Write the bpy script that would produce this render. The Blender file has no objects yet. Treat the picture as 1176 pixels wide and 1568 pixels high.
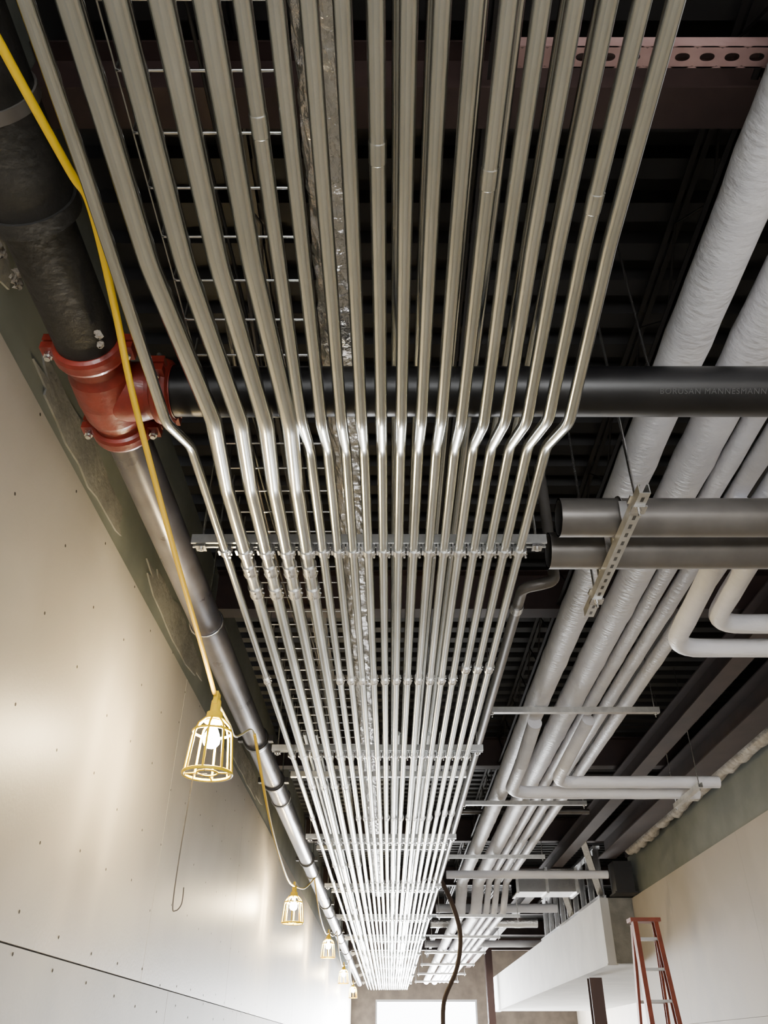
import bpy, math, random
from mathutils import Vector, Matrix
random.seed(7)
H = 1.6            # camera height above the floor; all coordinates below are relative to eye level
V = Vector

# ------------------------------------------------------------------ materials
def mat(name, col, rough=0.5, metal=0.0, col2=None, nscale=5.0, bump=0.0, bscale=40.0, detail=4,
        emis=None, estr=0.0, coat=0.0, stretch=None, lo=0.35, hi=0.65, rvar=0.0, vor=False):
    m = bpy.data.materials.new(name); m.use_nodes = True
    nt = m.node_tree; b = nt.nodes["Principled BSDF"]
    b.inputs["Base Color"].default_value = (*col, 1)
    b.inputs["Roughness"].default_value = rough
    b.inputs["Metallic"].default_value = metal
    b.inputs["Coat Weight"].default_value = coat
    if emis:
        b.inputs["Emission Color"].default_value = (*emis, 1)
        b.inputs["Emission Strength"].default_value = estr
    tc = nt.nodes.new("ShaderNodeTexCoord"); mp = nt.nodes.new("ShaderNodeMapping")
    nt.links.new(tc.outputs["Object"], mp.inputs[0])
    if stretch: mp.inputs["Scale"].default_value = stretch
    if col2 or rvar:
        n = nt.nodes.new("ShaderNodeTexNoise"); n.inputs["Scale"].default_value = nscale
        n.inputs["Detail"].default_value = detail
        nt.links.new(mp.outputs[0], n.inputs["Vector"])
        r = nt.nodes.new("ShaderNodeValToRGB")
        r.color_ramp.elements[0].position = lo; r.color_ramp.elements[1].position = hi
        r.color_ramp.elements[0].color = (*col, 1); r.color_ramp.elements[1].color = (*(col2 or col), 1)
        nt.links.new(n.outputs[0], r.inputs[0]); nt.links.new(r.outputs[0], b.inputs["Base Color"])
        if rvar:
            mr = nt.nodes.new("ShaderNodeMapRange")
            mr.inputs["To Min"].default_value = max(.05, rough - rvar); mr.inputs["To Max"].default_value = rough + rvar
            nt.links.new(n.outputs[0], mr.inputs[0]); nt.links.new(mr.outputs[0], b.inputs["Roughness"])
    if bump:
        if vor:
            n2 = nt.nodes.new("ShaderNodeTexVoronoi"); n2.inputs["Scale"].default_value = bscale
        else:
            n2 = nt.nodes.new("ShaderNodeTexNoise"); n2.inputs["Scale"].default_value = bscale
            n2.inputs["Detail"].default_value = 5
        nt.links.new(mp.outputs[0], n2.inputs["Vector"])
        bp = nt.nodes.new("ShaderNodeBump"); bp.inputs["Strength"].default_value = bump
        bp.inputs["Distance"].default_value = 0.02
        nt.links.new(n2.outputs[0], bp.inputs["Height"]); nt.links.new(bp.outputs[0], b.inputs["Normal"])
    return m

M_emt   = mat("emt_galvanized", (.58,.60,.585), .21, 1.0, (.70,.72,.70), 9, rvar=.05, stretch=(1,.25,1))
M_zinc  = mat("zinc_bright", (.78,.78,.78), .22, .95, (.62,.62,.62), 30)
M_strut = mat("strut_galvanized", (.62,.62,.60), .36, .8, (.48,.48,.47), 20)
M_black = mat("black_steel", (.004,.004,.005), .36, .0, (.007,.0065,.007), 8, rvar=.06)
M_blackdull = mat("black_wrap", (.010,.0095,.009), .6, 0, (.018,.017,.016), 12, bump=.2)
M_primed = mat("dark_primed_pipe", (.08,.076,.09), .30, .35, (.13,.125,.145), 6, rvar=.08)
M_red   = mat("red_ductile_iron", (.26,.025,.014), .40, 0, (.18,.018,.011), 18, bump=.1, coat=.15)
M_ins   = mat("white_pipe_insulation", (.74,.74,.79), .5, 0, (.82,.82,.86), 4, bump=.30, bscale=22, stretch=(1,2.2,1))
M_pgrey = mat("grey_steel_pipe", (.13,.12,.11), .34, .4, (.18,.167,.155), 6)
M_pgin  = mat("pipe_inside", (.04,.038,.035), .7)
M_dry   = mat("painted_drywall", (.38,.35,.305), .46, 0, (.44,.41,.36), 1.3, bump=.05, bscale=60, lo=.4, hi=.6)
M_dryr  = mat("cream_drywall", (.44,.395,.33), .6, 0, (.50,.45,.385), 1.3, bump=.05, bscale=60, lo=.4, hi=.6)
M_dry2  = mat("bare_drywall", (.33,.32,.30), .55, 0, (.41,.395,.37), 2.0, bump=.04, bscale=60)
M_gap   = mat("drywall_gap", (.04,.035,.03), .9)
M_green = mat("green_board", (.15,.165,.145), .7, 0, (.20,.215,.19), 2.5, bump=.1, bscale=20)
M_conc  = mat("rough_concrete", (.17,.165,.15), .85, 0, (.26,.255,.23), 5, bump=.5, bscale=25)
M_deck  = mat("dark_deck", (.008,.007,.007), .65, .1, (.013,.012,.012), 3)
M_rust  = mat("red_oxide_steel", (.030,.016,.014), .6, 0, (.046,.026,.022), 5)
M_pink  = mat("red_oxide_strut", (.28,.17,.16), .5, .1, (.36,.23,.215), 12)
M_dsteel= mat("dark_steel", (.018,.016,.016), .5, .2)
M_foil  = mat("foil_facing", (.94,.93,.91), .14, .9, (.84,.83,.81), 10, bump=.8, bscale=26)
M_yel   = mat("yellow_plastic", (.95,.66,.0), .35, 0)
M_cord  = mat("yellow_cord", (.92,.60,.0), .45)
M_cord2 = mat("pale_cord", (.60,.52,.25), .5)
M_bulb  = mat("lit_bulb", (1,.9,.7), .4, emis=(1,.79,.44), estr=1700)
M_cable = mat("black_cable", (.012,.012,.012), .5)
M_brcab = mat("brown_hose", (.05,.03,.022), .5)
M_floor = mat("concrete_floor", (.46,.45,.42), .6, 0, (.56,.54,.51), 1.5, bump=.05)
M_fp    = mat("spray_fireproofing", (.42,.38,.33), .95, 0, (.62,.59,.54), 14, bump=1, bscale=30)
M_seal  = mat("torn_foam", (.25,.22,.18), .95, 0, (.40,.36,.31), 40)
M_lad   = mat("orange_fiberglass", (.27,.055,.028), .5, 0, (.20,.042,.022), 8)
M_alu   = mat("aluminium", (.5,.5,.5), .4, .9)
M_brown = mat("brown_column_paint", (.05,.022,.018), .5)
M_frame = mat("window_frame_metal", (.35,.36,.38), .4, .5)
M_white = mat("white_gypsum", (.50,.50,.50), .7, 0, (.58,.58,.57), 2)
M_endw  = mat("end_wall_brown", (.07,.055,.045), .8, 0, (.11,.09,.07), 3)
M_hook  = mat("dark_wire", (.12,.11,.10), .5, .5)
M_sten  = mat("stencil_paint", (.05,.05,.05), .6)

# ------------------------------------------------------------------ mesh builder
class MB:
    def __init__(s): s.v=[]; s.f=[]; s.mi=[]; s.sm=[]; s.mats=[]
    def m(s, mt):
        if mt not in s.mats: s.mats.append(mt)
        return s.mats.index(mt)
    def add(s, vs, fs, mt, smooth=False):
        o=len(s.v); i=s.m(mt); s.v += [V(p) for p in vs]
        for f in fs: s.f.append([o+k for k in f]); s.mi.append(i); s.sm.append(smooth)
    def box(s, a, b, mt, M=None):
        x0,y0,z0=a; x1,y1,z1=b
        vs=[V(p) for p in [(x0,y0,z0),(x1,y0,z0),(x1,y1,z0),(x0,y1,z0),(x0,y0,z1),(x1,y0,z1),(x1,y1,z1),(x0,y1,z1)]]
        if M: vs=[M@p for p in vs]
        s.add(vs,[(0,3,2,1),(4,5,6,7),(0,1,5,4),(1,2,6,5),(2,3,7,6),(3,0,4,7)],mt)
    def sweep(s, pts, rs, mt, seg=12, caps=True):
        pts=[V(p) for p in pts]; n=len(pts)
        if not hasattr(rs,'__len__'): rs=[rs]*n
        T=[(pts[min(i+1,n-1)]-pts[max(i-1,0)]).normalized() for i in range(n)]
        up=V((0,0,1)) if abs(T[0].z)<.9 else V((1,0,0))
        N=(up-T[0]*up.dot(T[0])).normalized(); vs=[]
        for i in range(n):
            N=(N-T[i]*N.dot(T[i])).normalized(); B=T[i].cross(N)
            for k in range(seg):
                a=2*math.pi*k/seg; vs.append(pts[i]+(N*math.cos(a)+B*math.sin(a))*rs[i])
        fs=[]
        for i in range(n-1):
            for k in range(seg):
                k2=(k+1)%seg; fs.append((i*seg+k,i*seg+k2,(i+1)*seg+k2,(i+1)*seg+k))
        s.add(vs,fs,mt,True)
        if caps:
            s.add(vs[:seg],[tuple(range(seg))[::-1]],mt); s.add(vs[-seg:],[tuple(range(seg))],mt)
    def tube(s, pts, r, mt, fr=.1, seg=12, caps=True, n=6):
        s.sweep(fillet(pts,fr,n), r, mt, seg, caps)
    def lathe(s, o, d, prof, mt, seg=28, smooth=True):
        o=V(o); d=V(d).normalized(); up=V((0,0,1)) if abs(d.z)<.9 else V((1,0,0))
        N=(up-d*up.dot(d)).normalized(); B=d.cross(N)
        for j in range(len(prof)-1):          # split rings: crisp edges
            vs=[]
            for (t,r) in prof[j:j+2]:
                for k in range(seg):
                    a=2*math.pi*k/seg; vs.append(o+d*t+(N*math.cos(a)+B*math.sin(a))*r)
            s.add(vs,[(k,(k+1)%seg,seg+(k+1)%seg,seg+k) for k in range(seg)],mt,smooth)
    def ring(s,c,d,R,r,mt,seg=28,rs=6):
        c=V(c); d=V(d).normalized(); up=V((0,0,1)) if abs(d.z)<.9 else V((1,0,0))
        N=(up-d*up.dot(d)).normalized(); B=d.cross(N); vs=[];fs=[]
        for i in range(seg):
            a=2*math.pi*i/seg; e=N*math.cos(a)+B*math.sin(a)
            for k in range(rs):
                b=2*math.pi*k/rs; vs.append(c+e*(R+r*math.cos(b))+d*r*math.sin(b))
        for i in range(seg):
            for k in range(rs):
                fs.append((i*rs+k,((i+1)%seg)*rs+k,((i+1)%seg)*rs+(k+1)%rs,i*rs+(k+1)%rs))
        s.add(vs,fs,mt,True)
    def extrude(s, prof, p0, p1, nrm, mt):
        p0=V(p0);p1=V(p1);d=(p1-p0).normalized();n=V(nrm);n=(n-d*n.dot(d)).normalized();w=d.cross(n)
        k=len(prof); vs=[p+w*a+n*b for p in (p0,p1) for a,b in prof]
        s.add(vs,[(i,(i+1)%k,k+(i+1)%k,k+i) for i in range(k)],mt)
        s.add(vs[:k],[tuple(range(k))[::-1]],mt); s.add(vs[k:],[tuple(range(k))],mt)
    def done(s, name, parent=None):
        me=bpy.data.meshes.new(name); me.from_pydata([(p.x,p.y,p.z+H) for p in s.v],[],s.f)
        for m_ in s.mats: me.materials.append(m_)
        me.polygons.foreach_set("material_index",s.mi); me.polygons.foreach_set("use_smooth",s.sm)
        me.update(); o=bpy.data.objects.new(name,me); bpy.context.scene.collection.objects.link(o)
        if parent: o.parent=parent
        return o
def fillet(pts,fr,n=6):
    pts=[V(p) for p in pts]; out=[pts[0]]
    for i in range(1,len(pts)-1):
        a,b,c=pts[i-1],pts[i],pts[i+1]; u=(a-b).normalized(); w=(c-b).normalized()
        th=math.pi-u.angle(w)
        if th<.01: out.append(b); continue
        L=min(fr*math.tan(th/2),.48*(a-b).length,.48*(c-b).length)
        if th<.45: L=min(max(L,.035),.48*(a-b).length,.48*(c-b).length)
        p0=b+u*L; p2=b+w*L
        for k in range(n+1):
            t=k/n; out.append(p0*(1-t)**2+b*2*t*(1-t)+p2*t*t)
    out.append(pts[-1]); return out
def empty(name, loc=(0,0,0)):
    o=bpy.data.objects.new(name,None); o.empty_display_size=.1
    bpy.context.scene.collection.objects.link(o); return o
def chan(w=.041,h=.041,t=.003,l=.009):
    return [(-w/2,h),(-w/2,0),(w/2,0),(w/2,h),(w/2-l,h),(w/2-l,h-t),(w/2-t,h-t),(w/2-t,t),(-w/2+t,t),(-w/2+t,h-t),(-w/2+l,h-t),(-w/2+l,h)]
def ibeam(w,h,t=.012):
    return [(-w/2,0),(w/2,0),(w/2,t),(t/2,t),(t/2,h-t),(w/2,h-t),(w/2,h),(-w/2,h),(-w/2,h-t),(-t/2,h-t),(-t/2,t),(-w/2,t)]

DECK=2.95
# ------------------------------------------------------------------ room shell
mb=MB(); mb.box((-1.45,-6,-1.7),(6.2,36,-1.6),M_floor); mb.done("floor")

mb=MB()     # left wall : separate gypsum sheets with real gaps, green board above
mb.box((-1.45,-6,-1.6),(-1.27,30,DECK),M_green)
mb.box((-1.269,-6,-1.6),(-1.262,30,1.90),M_gap)
def sheets(x0,x1,z0,z1,y0,mt,gap=.006):
    mb.box((x0,-6,z0),(x1,y0-gap/2,z1),mt); y=y0
    while y<30:
        mb.box((x0,y+gap/2,z0),(x1,min(y+2.44,30)-gap/2,z1),mt); y+=2.44
sheets(-1.262,-1.25,.303,1.91,4.6,M_dry)
sheets(-1.262,-1.25,-.92,.297,5.2,M_dry2)
sheets(-1.262,-1.25,-1.6,-.926,4.6,M_dry2)
def screws(ys,zs):
    for y in ys:
        for z in zs:
            yy=y+random.uniform(-.03,.03); zz=z+random.uniform(-.05,.05); r=.007
            vs=[(-1.2494,yy+r*math.cos(a*math.pi/3),zz+r*math.sin(a*math.pi/3)) for a in range(6)]
            mb.add(vs,[tuple(range(6))],M_gap)
screws([-.28+.406*i for i in range(50)],[.36,.66,.97,1.28,1.58,1.86])
screws([-.28+.406*i for i in range(50)],[.24,-.05,-.35])
for (y,z,w,h_) in [(1.35,2.12,.9,.12),(2.6,2.06,1.2,.1),(4.3,2.1,1.6,.12),(7,2.08,2.2,.12)]:
    n=26; vs=[];
    for i in range(n):
        a=2*math.pi*i/n; k=random.uniform(.75,1.05)
        vs.append((-1.262,y+math.cos(a)*w/2*k,z+math.sin(a)*h_*k))
    vs2=[(-1.275,p[1]*1,p[2]) for p in vs]
    mb.add(vs+vs2,[tuple(range(n))]+[(i,(i+1)%n,n+(i+1)%n,n+i) for i in range(n)],M_conc)
mb.done("wall_left")

mb=MB()     # right wall
mb.box((3.53,-6,-1.6),(3.7,12.6,2.42),M_green)
mb.box((3.522,-6,-1.6),(3.53,12.6,1.86),M_gap)
for zz in ((-1.6,-.93,M_dryr),(-.927,.297,M_dryr),(.3,1.87,M_dryr)):
    y=-6.2
    while y<12.6:
        mb.box((3.5,max(y,-6)+.001,zz[0]),(3.522,min(y+2.44,12.6)-.001,zz[1]),zz[2]); y+=2.44
mb.box((3.5,-6,2.42),(3.72,12.6,DECK),M_rust)
mb.done("wall_right")

mb=MB()     # unseen wall added to cut sky light; opening sized to set the ambient
mb.box((-1.45,-6.2,-1.6),(-.9,-6,DECK),M_dryr); mb.box((2.5,-6.2,-1.6),(3.7,-6,DECK),M_dryr); mb.box((-.9,-6.2,1.35),(2.5,-6,DECK),M_dryr)
mb.done("rear_light_blocker")
mb=MB(); mb.box((6.0,12.75,-1.6),(6.2,30,DECK),M_dryr); mb.done("wall_right_recess")
mb=MB(); mb.box((3.7,12.4,-1.6),(6.2,12.6,DECK),M_dryr); mb.done("wall_recess_return")
mb=MB()
mb.box((-1.45,30,-1.6),(-.46,30.2,DECK),M_endw); mb.box((2.81,30,-1.6),(6.2,30.2,DECK),M_endw)
mb.box((-.46,30,1.48),(2.81,30.2,DECK),M_endw); mb.done("wall_end")
mb=MB()
for x in (-.44,2.79): mb.box((x-.03,30.02,-1.6),(x+.03,30.12,1.48),M_frame)
for z in (-1.57,1.45): mb.box((-.46,30.03,z-.03),(2.81,30.11,z+.03),M_frame)
mb.done("window_1")

# corrugated steel deck
mb=MB(); y=-6; vs=[];prof=[]
while y<30.2:
    prof += [(y,DECK),(y+.09,DECK),(y+.11,DECK+.06),(y+.18,DECK+.06)]; y+=.2
for x in (-1.45,6.2):
    for (a,b) in prof: vs.append((x,a,b))
k=len(prof); mb.add(vs,[(i,k+i,k+i+1,i+1) for i in range(k-1)],M_deck)
mb.box((-1.45,-6,DECK+.07),(6.2,30.2,DECK+.2),M_deck)
mb.done("ceiling")

# ------------------------------------------------------------------ structural steel
BY=[-2.3,1.42,5.1,8.8,12.5,16.2,19.9,23.6,27.3]
for yb in BY:
    mb=MB(); x1=3.49 if yb<12.55 else 5.99
    mb.extrude(ibeam(.14,.32),(-1.265,yb,2.62),(x1,yb,2.62),(0,0,1),M_rust); mb.done("steel_beam")
for (x,z,w,h_) in ((2.55,2.36,.16,.2),(3.12,2.33,.26,.25)):
    mb=MB(); mb.extrude(ibeam(w,h_),(x,-6,z),(x,12.2 if x>3 else 29.9,z),(0,0,1),M_rust); mb.done("edge_beam")
for x in (-.55,.35,1.22,2.05):
    mb=MB()
    for a,b in zip([-6.07]+BY,BY+[29.97]):
        a+=.08; b-=.08
        for s in (-1,1):
            mb.box((x+s*.006,a,2.65),(x+s*.03,b,2.655),M_dsteel); mb.box((x+s*.006,a,2.65),(x+s*.010,b,2.68),M_dsteel)
            mb.box((x+s*.006,a,2.93),(x+s*.03,b,2.935),M_dsteel)
        pts=[];n=12
        for u in range(n+1): pts.append((x,a+(b-a)*u/n,2.66 if u%2 else 2.93))
        mb.sweep(pts,.006,M_dsteel,6)
    mb.done("bar_joist")
mb=MB(); pts=[];rs=[]; y=-5.5
while y<12.0: pts.append((3.39+random.uniform(-.01,.01),y,2.40+random.uniform(-.03,.03))); rs.append(random.uniform(.05,.09)); y+=.12
mb.sweep(pts,rs,M_fp,9); mb.done("spray_fireproofing")

# red-oxide perforated strut across upper right
mb=MB(); y0,zs=1.11,2.32; w=.06; p=.07; x=.3
while x<3.22:
    N=16; vs=[]
    for i in range(N):
        a=2*math.pi*(i+.5)/N; c,s_=math.cos(a),math.sin(a)
        k=1/max(abs(c)/(p/2),abs(s_)/(w/2)); vs.append((x+p/2+c*k,y0+s_*k,zs))
    for i in range(N):
        a=2*math.pi*(i+.5)/N
        vs.append((x+p/2+.021*math.copysign(abs(math.cos(a))**.8,math.cos(a)),y0+.011*math.sin(a),zs))
    mb.add(vs,[(i,(i+1)%N,N+(i+1)%N,N+i) for i in range(N)],M_pink); x+=p
mb.box((.3,y0-w/2,zs),(x,y0-w/2+.004,zs+.05),M_pink); mb.box((.3,y0+w/2-.004,zs),(x,y0+w/2,zs+.05),M_pink)
mb.done("perforated_strut")

# ------------------------------------------------------------------ conduit bank
ZN,ZF=1.60,1.69
bank=empty("electrical_conduit_bank")
XL=[-.59,-.503,-.42,-.338]; XS=[-.272+.0614*i for i in range(14)]
def run(x,r,i,large):
    mb=MB()
    yb=1.84+random.uniform(-.015,.015); ye=(2.30 if large else 2.07)+random.uniform(-.01,.01)
    if large: dx=[.05,.044,.038,.03][i-1]; ys0=1.25
    elif i==0: dx=-.018; ys0=1.0
    elif i>13: dx=.004*(i-13)+.004; ys0=1.2
    else: dx=0; ys0=1.0
    pts=[(x,-3,ZN),(x,ys0,ZN),(x+dx,yb,ZN+.003),(x,ye,ZF),(x,4,ZF)]
    pts=[V(p_) for p_ in pts]; yy=7.0; yend=28.6
    while yy<yend: pts.append(V((x+random.uniform(-.004,.004),yy,ZF+random.uniform(-.002,.002)))); yy+=3.05
    pts.append(V((x,yend,ZF)))
    mb.tube(pts,r,M_emt,fr=.16 if large else .08,seg=18,n=7)
    yc=(3.07 if large else (3.92 if i>=16 else 4.07))
    ys=[yc+3.05*k for k in range(8)]
    if large: ys.append(2.88)
    for c in ys:
        zc=ZF; L=.04 if large else .034
        mb.lathe((x,c-L,zc),(0,1,0),[(0,r),(0,r+.006),(.012,r+.006),(.014,r+.004),(2*L-.014,r+.004),(2*L-.012,r+.006),(2*L,r+.006),(2*L,r)],M_zinc,16)
        for s in (-1,1):
            mb.lathe((x,c+s*L*.5,zc-r-.002),(0,0,-1),[(0,.005),(.008,.005),(.008,0)],M_zinc,8)
            mb.lathe((x+r+.001,c+s*L*.5,zc),(1,0,-.4),[(0,.004),(.008,.004),(.008,0)],M_zinc,8)
    if not large and i%4==1:
        mb.lathe((x,.8+.015*i,ZN),(0,1,0),[(0,r),(.002,r+.0014),(.05,r+.0014),(.052,r)],M_emt,18)
    return mb
RL,RS=.0262,.0186
ALL=[(-.67,.0168,False)]+[(q,RL,True) for q in XL]+[(q,RS,False) for q in XS]
for c_i,(x,r,lg) in enumerate(ALL):
    run(x,r,c_i,lg).done("conduit_%d"%c_i,bank)
SY=[2.74+2.66*k for k in range(10)]
mb=MB()
for sy in SY:
    for (x,r,lg) in ALL:
        mb.lathe((x,sy-.018,ZF),(0,1,0),[(0,r),(0,r+.005),(.036,r+.005),(.036,r)],M_zinc,14)
        for s in (-1,1):
            q=x+s*(r+.005); mb.box((q-.0045,sy-.016,ZF-.010),(q+.0045,sy+.016,ZF+.03),M_zinc)
        mb.lathe((x+r+.005,sy,ZF-.008),(0,0,-1),[(0,.008),(.008,.008),(.008,.0045),(.024,.0045),(.024,0)],M_zinc,6)
mb.done("strap_clamps",bank)
for k,x in enumerate((.02,.10,.215,.30,.41,.49)):
    mb=MB(); mb.sweep([(x,-3,2.02),(x,8,2.02),(x,28,2.02)],.016,M_emt,12); mb.done("upper_conduit_%d"%k,bank)
for k,x in enumerate((-.60,-.52,-.30,-.04,.06,.18,.27,.36)):
    mb=MB(); mb.tube([(x,5.45,1.86),(x,16,1.86),(x,28,1.86)],.015,M_emt,seg=12); mb.done("upper_conduit_far_%d"%k,bank)

def rod(mb,x,y,z0,z1=DECK,r=.005): mb.sweep([(x,y,z0),(x,y,z1)],r,M_zinc,8)
for sy in SY:
    mb=MB()
    mb.extrude(chan(),(-.81,sy,ZF+.028+.041),(.64,sy,ZF+.028+.041),(0,0,-1),M_strut)
    for x in (-.77,.60):
        rod(mb,x,sy,ZF)
        mb.box((x-.02,sy-.02,ZF+.012),(x+.02,sy+.02,ZF+.024),M_zinc)
        mb.lathe((x,sy,ZF+.012),(0,0,-1),[(0,.011),(.009,.011),(.009,0)],M_zinc,6)
    mb.done("trapeze_hanger")
for sy in [6.3+2.66*k for k in range(8)]:
    mb=MB(); mb.extrude(chan(),(-.78,sy,1.80),(.60,sy,1.80),(0,0,1),M_strut); rod(mb,-.76,sy,1.8); rod(mb,.58,sy,1.8); mb.done("trapeze_hanger")

mb=MB(); mb.tube([(.80,3.35,2.6),(.80,3.35,1.90),(.74,3.35,1.88),(.645,3.38,1.875),(.645,3.6,1.875),(.645,28,1.875)],.028,M_pgrey,fr=.09,seg=16)
mb.lathe((.645,3.56,1.875),(0,1,0),[(0,.028),(0,.033),(.06,.033),(.06,.028)],M_zinc,16); mb.done("grey_conduit_with_elbow")

# wire basket tray + cables
mb=MB(); y=-2
while y<6: mb.tube([(-.66,y,2.03),(-.66,y,1.95),(-.25,y,1.95),(-.25,y,2.03)],.004,M_zinc,fr=.01,seg=6,n=2); y+=.156
for x in (-.66,-.25): mb.sweep([(x,-2,1.956),(x,6,1.956)],.0028,M_zinc,6)
mb.done("wire_basket_tray")
mb=MB()
for k in range(7):
    pts=[];y=-2;x=-.53+.012*k
    while y<6: pts.append((x+.025*math.sin(y*1.7+k),y,1.97+.008*(k%3)+.006*math.sin(3*y+k))); y+=.2
    mb.sweep(pts,.0055,M_cable if k%3 else M_hook,6)
mb.done("cable_bundle")
# foil faced duct: flat oval, crinkled facets
mb=MB(); seg=22; vs=[]; y=-2.5; rows=0
while y<13:
    for k in range(seg):
        a=2*math.pi*k/seg
        q=1+random.uniform(-.11,.11)
        vs.append((-.165+.064*q*math.copysign(abs(math.cos(a))**.8,math.cos(a)),y+random.uniform(-.014,.014),1.99+.045*q*math.sin(a)))
    y+=.045; rows+=1
mb.add(vs,[(i*seg+k,i*seg+(k+1)%seg,(i+1)*seg+(k+1)%seg,(i+1)*seg+k) for i in range(rows-1) for k in range(seg)],M_foil,False)
mb.done("foil_insulated_duct")

# ------------------------------------------------------------------ black sprinkler main + red tee
ZP=1.80; XM=-.925; YB=1.92
main=empty("sprinkler_main_pipe")
mb=MB()
mb.lathe((XM,-3,ZP),(0,1,0),[(0,0),(0,.118),(4.20,.118),(4.20,.126),(4.245,.126),(4.25,.094),(4.75,.094)],M_blackdull,36)
mb.lathe((XM,.93,ZP),(0,1,0),[(0,.118),(0,.124),(.03,.124),(.03,.118)],M_pgrey,36)
mb.lathe((XM,2.05,ZP),(0,1,0),[(0,.076),(26,.076)],M_primed,32)
for yc in (5.35,6.35,9.4,12.5,15.6,18.7):
    mb.lathe((XM,yc,ZP),(0,1,0),[(0,.076),(0,.086),(.02,.09),(.06,.09),(.08,.086),(.08,.076)],M_black,28)
    for s in (-1,1): mb.box((XM+s*.10-.02,yc+.015,ZP-.02),(XM+s*.10+.02,yc+.065,ZP+.02),M_black)
mb.done("pipe_run",main)
mb=MB()
mb.lathe((XM+.17,YB,ZP),(1,0,0),[(0,.083),(3.495-XM-.17,.083)],M_black,32); mb.done("branch_pipe",main)
mb=MB()
mb.lathe((XM,YB-.19,ZP),(0,1,0),[(0,.088),(.06,.09),(.09,.1),(.19,.104),(.27,.1),(.31,.088),(.38,.08)],M_red,32)
mb.lathe((XM+.02,YB,ZP),(1,0,0),[(0,.098),(.09,.098),(.12,.09),(.20,.088)],M_red,32)
def coupling(c,d,r,L=.062):
    d=V(d); c=V(c)
    mb.lathe(c-d*L/2,d,[(0,r),(0,r+.010),(.006,r+.020),(.018,r+.025),(L-.018,r+.025),(L-.006,r+.020),(L,r+.010),(L,r)],M_red,32)
    side=d.cross(V((0,0,1))).normalized()
    for s in (-1,1):
        q=c+side*s*(r+.031)
        M=Matrix.Translation(q)@Matrix((side,d,V((0,0,1)))).transposed().to_4x4()
        mb.box((-.022,-L*.42,-.03),(.020,L*.42,-.004),M_red,M); mb.box((-.022,-L*.42,.004),(.020,L*.42,.03),M_red,M)
        mb.lathe(q+V((0,0,-.055)),(0,0,1),[(0,0),(0,.009),(.11,.009),(.11,0)],M_zinc,10)
        mb.lathe(q+V((0,0,-.045)),(0,0,1),[(0,0),(0,.015),(.014,.015),(.014,0)],M_zinc,6)
coupling((XM,YB-.20,ZP),(0,1,0),.088); coupling((XM,YB+.17,ZP),(0,1,0),.08); coupling((XM+.185,YB,ZP),(1,0,0),.083)
mb.done("red_grooved_tee",main)
mb=MB()
for y in (3.6,6.9,10.2,13.5,16.8,20):
    mb.ring((XM,y,ZP),(0,1,0),.081,.006,M_zinc); rod(mb,XM,y,ZP+.08)
for x in (2.3,3.0): mb.ring((x,YB,ZP),(1,0,0),.088,.006,M_zinc); rod(mb,x,YB,ZP+.088)
mb.done("pipe_hangers",main)
tcu=bpy.data.curves.new("stencil",'FONT'); tcu.body="BORUSAN MANNESMANN"; tcu.size=.026; tcu.space_character=1.15
tcu.materials.append(M_sten)
to=bpy.data.objects.new("stencil_marking",tcu); bpy.context.scene.collection.objects.link(to)
nv=V((0,-.74,-.67)).normalized(); yv=nv.cross(V((1,0,0))); R=Matrix((V((1,0,0)),yv,nv)).transposed().to_4x4()
to.matrix_world=Matrix.Translation(V((.86,YB,ZP+H))+nv*.0842-yv*.008)@R; to.parent=main

# ------------------------------------------------------------------ two grey steel pipes crossing at right
GY=(2.66,2.915)
for y in GY:
    z=1.80; mb=MB(); r=.08
    mb.lathe((.685,y,z),(1,0,0),[(.4,.0),(.4,r-.008),(0,r-.008),(0,r)],M_pgin,36)
    mb.lathe((.685,y,z),(1,0,0),[(0,r-.009),(0,r),(2.8,r)],M_pgrey,36); mb.done("grey_steel_pipe")
mb=MB()
for X in (.925,2.4):
    zt=1.718
    mb.extrude(chan(),(X,2.32,zt-.041),(X,3.30,zt-.041),(0,0,1),M_strut)
    for y in (2.42,3.14):
        rod(mb,X,y,zt-.075,DECK,.0065); mb.box((X-.028,y-.025,zt-.049),(X+.028,y+.025,zt-.041),M_zinc)
        mb.box((X-.028,y-.025,zt),(X+.028,y+.025,zt+.008),M_zinc)
        mb.lathe((X,y,zt-.049),(0,0,-1),[(0,.012),(.01,.012),(.01,0)],M_zinc,6)
        mb.lathe((X,y,zt+.008),(0,0,1),[(0,.012),(.01,.012),(.01,0)],M_zinc,6)
    for k in range(16):
        y=2.36+.06*k; mb.box((X-.006,y-.014,zt-.0415),(X+.006,y+.014,zt-.0405),M_pgin)
    for y in GY:
        for s in (-1,1): mb.box((X-.016,y+s*.088-.004,zt-.01),(X+.016,y+s*.088+.004,zt+.10),M_zinc)
        mb.ring((X,y,1.80),(1,0,0),.084,.005,M_zinc)
mb.done("trapeze_hanger")

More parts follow.
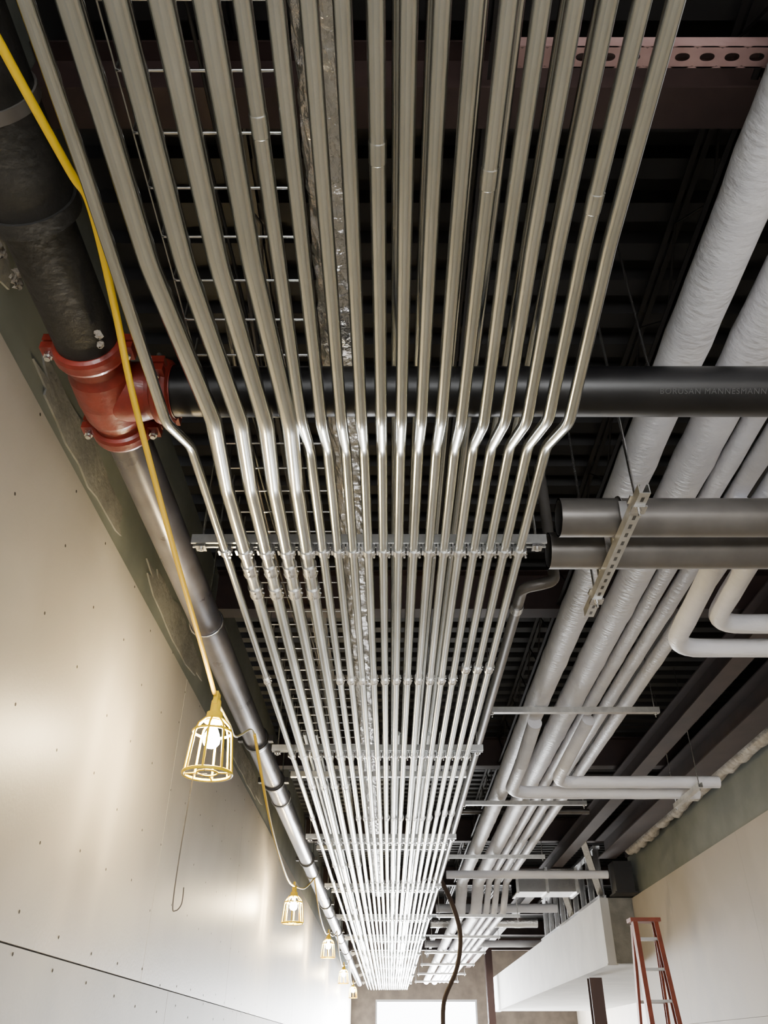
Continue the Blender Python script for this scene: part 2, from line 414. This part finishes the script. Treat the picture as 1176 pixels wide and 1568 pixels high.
# ------------------------------------------------------------------ insulated pipes
def inspipe(name,pts,r,fr=.2,step=.12,mt=M_ins):
    base=fillet(pts,fr,7); P=[base[0]]; R=[r]; nxt=random.uniform(.5,.9); s=0
    for a,b in zip(base,base[1:]):
        L=(b-a).length; n=max(1,int(L/step))
        for k in range(1,n+1):
            P.append(a.lerp(b,k/n)); s+=L/n
            f=random.uniform(-.012,.012)
            if s>nxt: f=.05; s=0
            R.append(r*(1+f))
    mb=MB(); mb.sweep(P,R,mt,24); return mb.done(name)
ZI=2.20
for (x,r) in ((1.11,.085),(1.36,.088),(1.525,.046),(1.65,.046),(1.79,.05)):
    inspipe("insulated_pipe",[(x,-3,ZI),(x,9.4,ZI),(x,13.2,ZI),(x,13.9,1.86),(x,16.5,1.86),(x,28,1.86)],r)
inspipe("insulated_branch_pipe",[(1.79,2.7,2.12),(1.72,3.1,1.96),(1.72,3.82,1.90),(3.48,3.82,1.90)],.052,.16)
inspipe("insulated_branch_pipe",[(1.65,3.0,2.12),(1.58,3.4,1.96),(1.58,4.08,1.88),(3.48,4.08,1.88)],.052,.16)
inspipe("insulated_branch_pipe",[(1.11,5.9,2.1),(1.08,6.5,1.97),(1.08,7.30,1.95),(2.78,7.30,1.95)],.055,.2)
inspipe("insulated_branch_pipe",[(1.525,5.9,2.12),(1.44,6.5,1.97),(1.44,6.97,1.95),(2.85,6.97,1.95)],.05,.16)
mb=MB(); mb.extrude(chan(),(2.62,6.8,1.86),(2.62,7.5,1.86),(0,0,1),M_strut); rod(mb,2.62,6.83,1.84); rod(mb,2.62,7.47,1.84); mb.done("trapeze_hanger")
for k in range(9):
    y=5.62+2.6*k; z=2.07 if y<13 else 1.73
    mb=MB(); mb.extrude(chan(),(.72,y,z),(1.98,y,z),(0,0,1),M_strut)
    for x in (.75,1.95):
        rod(mb,x,y,z-.03); mb.lathe((x,y,z),(0,0,-1),[(0,.012),(.01,.012),(.01,0)],M_zinc,6)
    mb.done("trapeze_hanger")
for y in (.2,2.2):
    mb=MB(); mb.extrude(chan(),(.98,y,2.07),(1.95,y,2.07),(0,0,1),M_dsteel); rod(mb,1.0,y,2.05); rod(mb,1.93,y,2.05); mb.done("trapeze_hanger")
for (y,z,x0,x1,r,mt) in ((9.9,2.42,.7,2.4,.03,M_pgrey),(11.4,1.98,.75,2.9,.05,M_ins),(15.2,2.1,.8,2.9,.07,M_ins),(17.4,2.15,.8,2.9,.09,M_foil),(20.5,2.1,.8,5.5,.07,M_ins)):
    inspipe("crossing_pipe",[(x0,y,z),(x1,y,z)],r,mt=mt)
mb=MB(); mb.box((1.9,13.0,2.02),(2.85,13.5,2.34),M_zinc)
for x in (1.9,2.35,2.8): mb.box((x,12.98,2.0),(x+.04,13.52,2.36),M_strut)
mb.done("sheet_metal_duct")

# ------------------------------------------------------------------ soffit, studs, columns
mb=MB()
mb.box((3.04,12.62,1.05),(3.16,27,1.88),M_white); mb.box((3.16,12.62,1.05),(3.68,12.74,1.88),M_conc)
mb.box((3.16,12.76,1.05),(5.99,27,1.15),M_white); mb.box((3.03,12.62,1.03),(3.18,27,1.05),M_white); mb.done("drywall_soffit")
mb=MB()
for k in range(9):
    y=12.75+.6*k; mb.extrude(chan(.09,.04,.002,.01),(3.1,y,1.88),(3.1,y,2.60),(0,-1,0),M_zinc)
mb.extrude(chan(.1,.04,.002,.004),(3.1,12.65,1.885),(3.1,18,1.885),(0,0,1),M_zinc)
mb.extrude(chan(.1,.04,.002,.004),(3.1,12.65,2.60),(3.1,18,2.60),(0,0,-1),M_zinc)
mb.extrude(chan(.09,.04,.002,.01),(2.74,11.9,2.5),(3.08,12.7,1.93),(0,0,1),M_zinc)
mb.extrude(chan(.09,.04,.002,.01),(2.74,14.2,2.6),(3.08,14.9,1.93),(0,0,1),M_zinc)
mb.done("metal_stud_framing")
mb=MB(); mb.box((3.2,12.2,1.90),(3.46,12.5,2.30),M_dsteel); mb.box((3.17,12.17,1.88),(3.49,12.53,1.90),M_dsteel); mb.done("dark_post_stub")
for (x,y) in ((3.28,14.6),(2.84,26)):
    mb=MB(); mb.extrude(ibeam(.2,.2),(x,y,-1.6),(x,y,1.02 if y<20 else DECK),(0,1,0),M_brown)
    mb.box((x-.16,y-.08,-1.6),(x+.16,y+.26,-1.58),M_brown); mb.done("steel_column")

# step ladder against the right wall
mb=MB(); lx,ly=2.88,10.0; hb,ht=.22,.14
for sx,mt in ((-1,M_lad),(1,M_lad)):
    mb.extrude(chan(.10,.05,.004,.006),(lx+sx*hb,ly-.42,-1.6),(lx+sx*ht,ly,1.26),(-sx,0,0),mt)
    mb.extrude(chan(.07,.03,.004,.006),(lx+sx*hb,ly+.62,-1.6),(lx+sx*ht,ly+.06,1.22),(-sx,0,0),mt)
for k in range(1,10):
    t=k/9.6; hw=hb+(ht-hb)*t-.01; yy=ly-.42+.42*t; zz=-1.6+2.86*t
    mb.box((lx-hw,yy-.04,zz-.025),(lx+hw,yy+.04,zz),M_alu)
    if k%2:
        y2=ly+.62-.56*t; mb.box((lx-hw,y2-.015,zz-.02),(lx+hw,y2+.015,zz+.01),M_alu)
mb.box((lx-.17,ly-.07,1.24),(lx+.17,ly+.11,1.28),M_lad)
for s in (-1,1): mb.sweep([(lx+s*.2,ly-.2,-.5),(lx+s*.2,ly+.38,-.5)],.006,M_alu,6)
mb.done("step_ladder")

# ------------------------------------------------------------------ string work lights
def smooth(pts,n=8):
    P=[V(p) for p in pts]; out=[]
    for i in range(len(P)-1):
        p0=P[max(i-1,0)];p1=P[i];p2=P[i+1];p3=P[min(i+2,len(P)-1)]
        for k in range(n):
            t=k/n; out.append(.5*((2*p1)+(-p0+p2)*t+(2*p0-5*p1+4*p2-p3)*t*t+(-p0+3*p1-3*p2+p3)*t**3))
    out.append(P[-1]); return out
def cage(x,y,zt,hook=False):
    e=empty("caged_work_light"); mb=MB()
    mb.lathe((x,y,zt),(0,0,-1),[(-.01,0),(-.01,.016),(0,.022),(.05,.024),(.055,.036),(.085,.038),(.09,.044),(.10,.044),(.10,0)],M_yel,20)
    z0=zt-.09; z1=zt-.33
    prof=[(.0,.046),(.03,.076),(.07,.089),(.16,.098),(.24,.106)]
    mb.ring((x,y,z0),(0,0,1),.046,.006,M_yel); mb.ring((x,y,z0-.055),(0,0,1),.086,.006,M_yel); mb.ring((x,y,z1),(0,0,1),.106,.0075,M_yel)
    mb.ring((x,y,z1+.004),(0,0,1),.045,.004,M_yel)
    for k in range(8):
        a=2*math.pi*k/8; mb.sweep([(x+math.cos(a)*r_,y+math.sin(a)*r_,z0-t_) for t_,r_ in prof],.0055,M_yel,6)
        if k%2==0: mb.sweep([(x+math.cos(a)*.106,y+math.sin(a)*.106,z1),(x+math.cos(a)*.045,y+math.sin(a)*.045,z1+.004)],.004,M_yel,6)
    mb.box((x-.01,y-.03,zt-.02),(x+.01,y+.03,zt+.04),M_yel)
    mb.done("cage",e)
    mb=MB(); pr=[(.10,.014),(.125,.018),(.15,.030),(.175,.038),(.195,.036),(.212,.024),(.22,0)]
    ps=[(zt-t_,r_) for t_,r_ in pr]; vs=[];seg=20
    for (z_,r_) in ps:
        for k in range(seg): a=2*math.pi*k/seg; vs.append((x+r_*math.cos(a),y+r_*math.sin(a),z_))
    mb.add(vs,[(i*seg+k,(i+1)*seg+k,(i+1)*seg+(k+1)%seg,i*seg+(k+1)%seg) for i in range(len(ps)-1) for k in range(seg)],M_bulb,True)
    mb.done("bulb",e)
    if hook:
        mb=MB()
        mb.sweep(smooth([(-.86,3.5,1.01),(-.87,3.5,.70),(-.87,3.5,.50),(-.855,3.5,.475),(-.835,3.5,.50),(-.835,3.5,.56)]),.0025,M_hook,6)
        mb.sweep([(-.905,3.5,1.015),(-.86,3.5,1.01),(-.80,3.5,1.015)],.002,M_hook,6); mb.done("wire_hook",e)
    return e
LP=[(-.80,3.5,1.345),(-.96,8.7,1.40),(-.92,13.4,1.52),(-.92,18.2,1.50),(-.92,23,1.5)]
for i_,(x,y,z) in enumerate(LP): cage(x,y,z,i_==0)
mb=MB()
mb.sweep(smooth([(-.86,-.6,1.66),(-.83,.4,1.66),(-.772,.769,1.652),(-.722,1.03,1.643),(-.702,1.125,1.64),(-.73,1.42,1.635),(-.77,1.785,1.62),(-.80,2.45,1.55),(-.80,3.1,1.43),(-.80,3.44,1.36)]),.010,M_cord,10)
mb.sweep(smooth([(-.80,3.5,1.35),(-.80,3.85,1.36),(-.85,4.3,1.45),(-.875,4.85,1.68),(-.87,5.0,1.70)]),.006,M_cord2,8)
prev=V((-.87,5.0,1.70))
for (x,y,z) in LP[1:]:
    a=prev; b=V((x,y,z)); m1=a.lerp(b,.35)-V((0,0,.16)); m2=a.lerp(b,.75)-V((0,0,.14))
    mb.sweep(smooth([a,m1,m2,b]),.010,M_cord,8)
    prev=V((-.87,y+1.2,1.68)); mb.sweep(smooth([b,b.lerp(prev,.5)-V((0,0,.06)),prev]),.007,M_cord,8)
mb.done("light_string_cord")
mb=MB(); mb.sweep(smooth([(.55,11.6,2.0),(.66,11.9,2.06),(.86,12.15,1.75),(.98,12.4,1.39),(.93,12.6,1.0),(.75,12.9,.6),(.74,13,.1)]),.032,M_brcab,12)
mb.done("hanging_hose")
mb=MB()
for (x,y,z,s_) in ((-1.075,1.50,1.84,.017),(-1.09,1.42,1.87,.014),(-.85,1.60,1.715,.012)):
    for k in range(4):
        cx,cy,cz=x+random.uniform(-.012,.012),y+random.uniform(-.03,.03),z+random.uniform(-.012,.012)
        vs=[];
        for i in range(5):
            for j in range(8):
                th=math.pi*(i+.5)/5; ph=2*math.pi*j/8; rr=s_*random.uniform(.5,1.2)
                vs.append((cx+rr*math.sin(th)*math.cos(ph),cy+rr*math.sin(th)*math.sin(ph),cz+rr*math.cos(th)))
        mb.add(vs,[(i*8+j,i*8+(j+1)%8,(i+1)*8+(j+1)%8,(i+1)*8+j) for i in range(4) for j in range(8)],M_seal)
mb.done("torn_sealant",main)

# ------------------------------------------------------------------ light
w=bpy.data.worlds.new("sky"); bpy.context.scene.world=w; w.use_nodes=True
bg=w.node_tree.nodes["Background"]; bg.inputs[0].default_value=(.95,.97,1,1); bg.inputs[1].default_value=14
def area(name,loc,rot,sx,sy,p,col=(1,1,1)):
    l=bpy.data.lights.new(name,'AREA'); l.shape='RECTANGLE'; l.size=sx; l.size_y=sy; l.energy=p; l.color=col
    o=bpy.data.objects.new(name,l); o.location=(loc[0],loc[1],loc[2]+H); o.rotation_euler=rot
    bpy.context.scene.collection.objects.link(o)
area("window_daylight",(1.175,29.95,-.06),(math.radians(-90),0,0),3.2,3.02,5000,(.98,.99,1))
area("rear_fill_light",(.8,-5.9,-.15),(math.radians(98),0,0),3.0,2.6,170,(1,.98,.93))  # added fill lamp behind the camera, brightens the near conduits and walls

cam=bpy.data.cameras.new("camera"); co=bpy.data.objects.new("camera",cam)
bpy.context.scene.collection.objects.link(co); bpy.context.scene.camera=co
cam.sensor_fit='VERTICAL'; cam.sensor_height=36; cam.lens=36*1210/1568; cam.shift_x=-9/1568
cam.clip_start=.02; cam.clip_end=200
co.location=(0,0,H); co.rotation_euler=(math.radians(90+34.5),0,0)
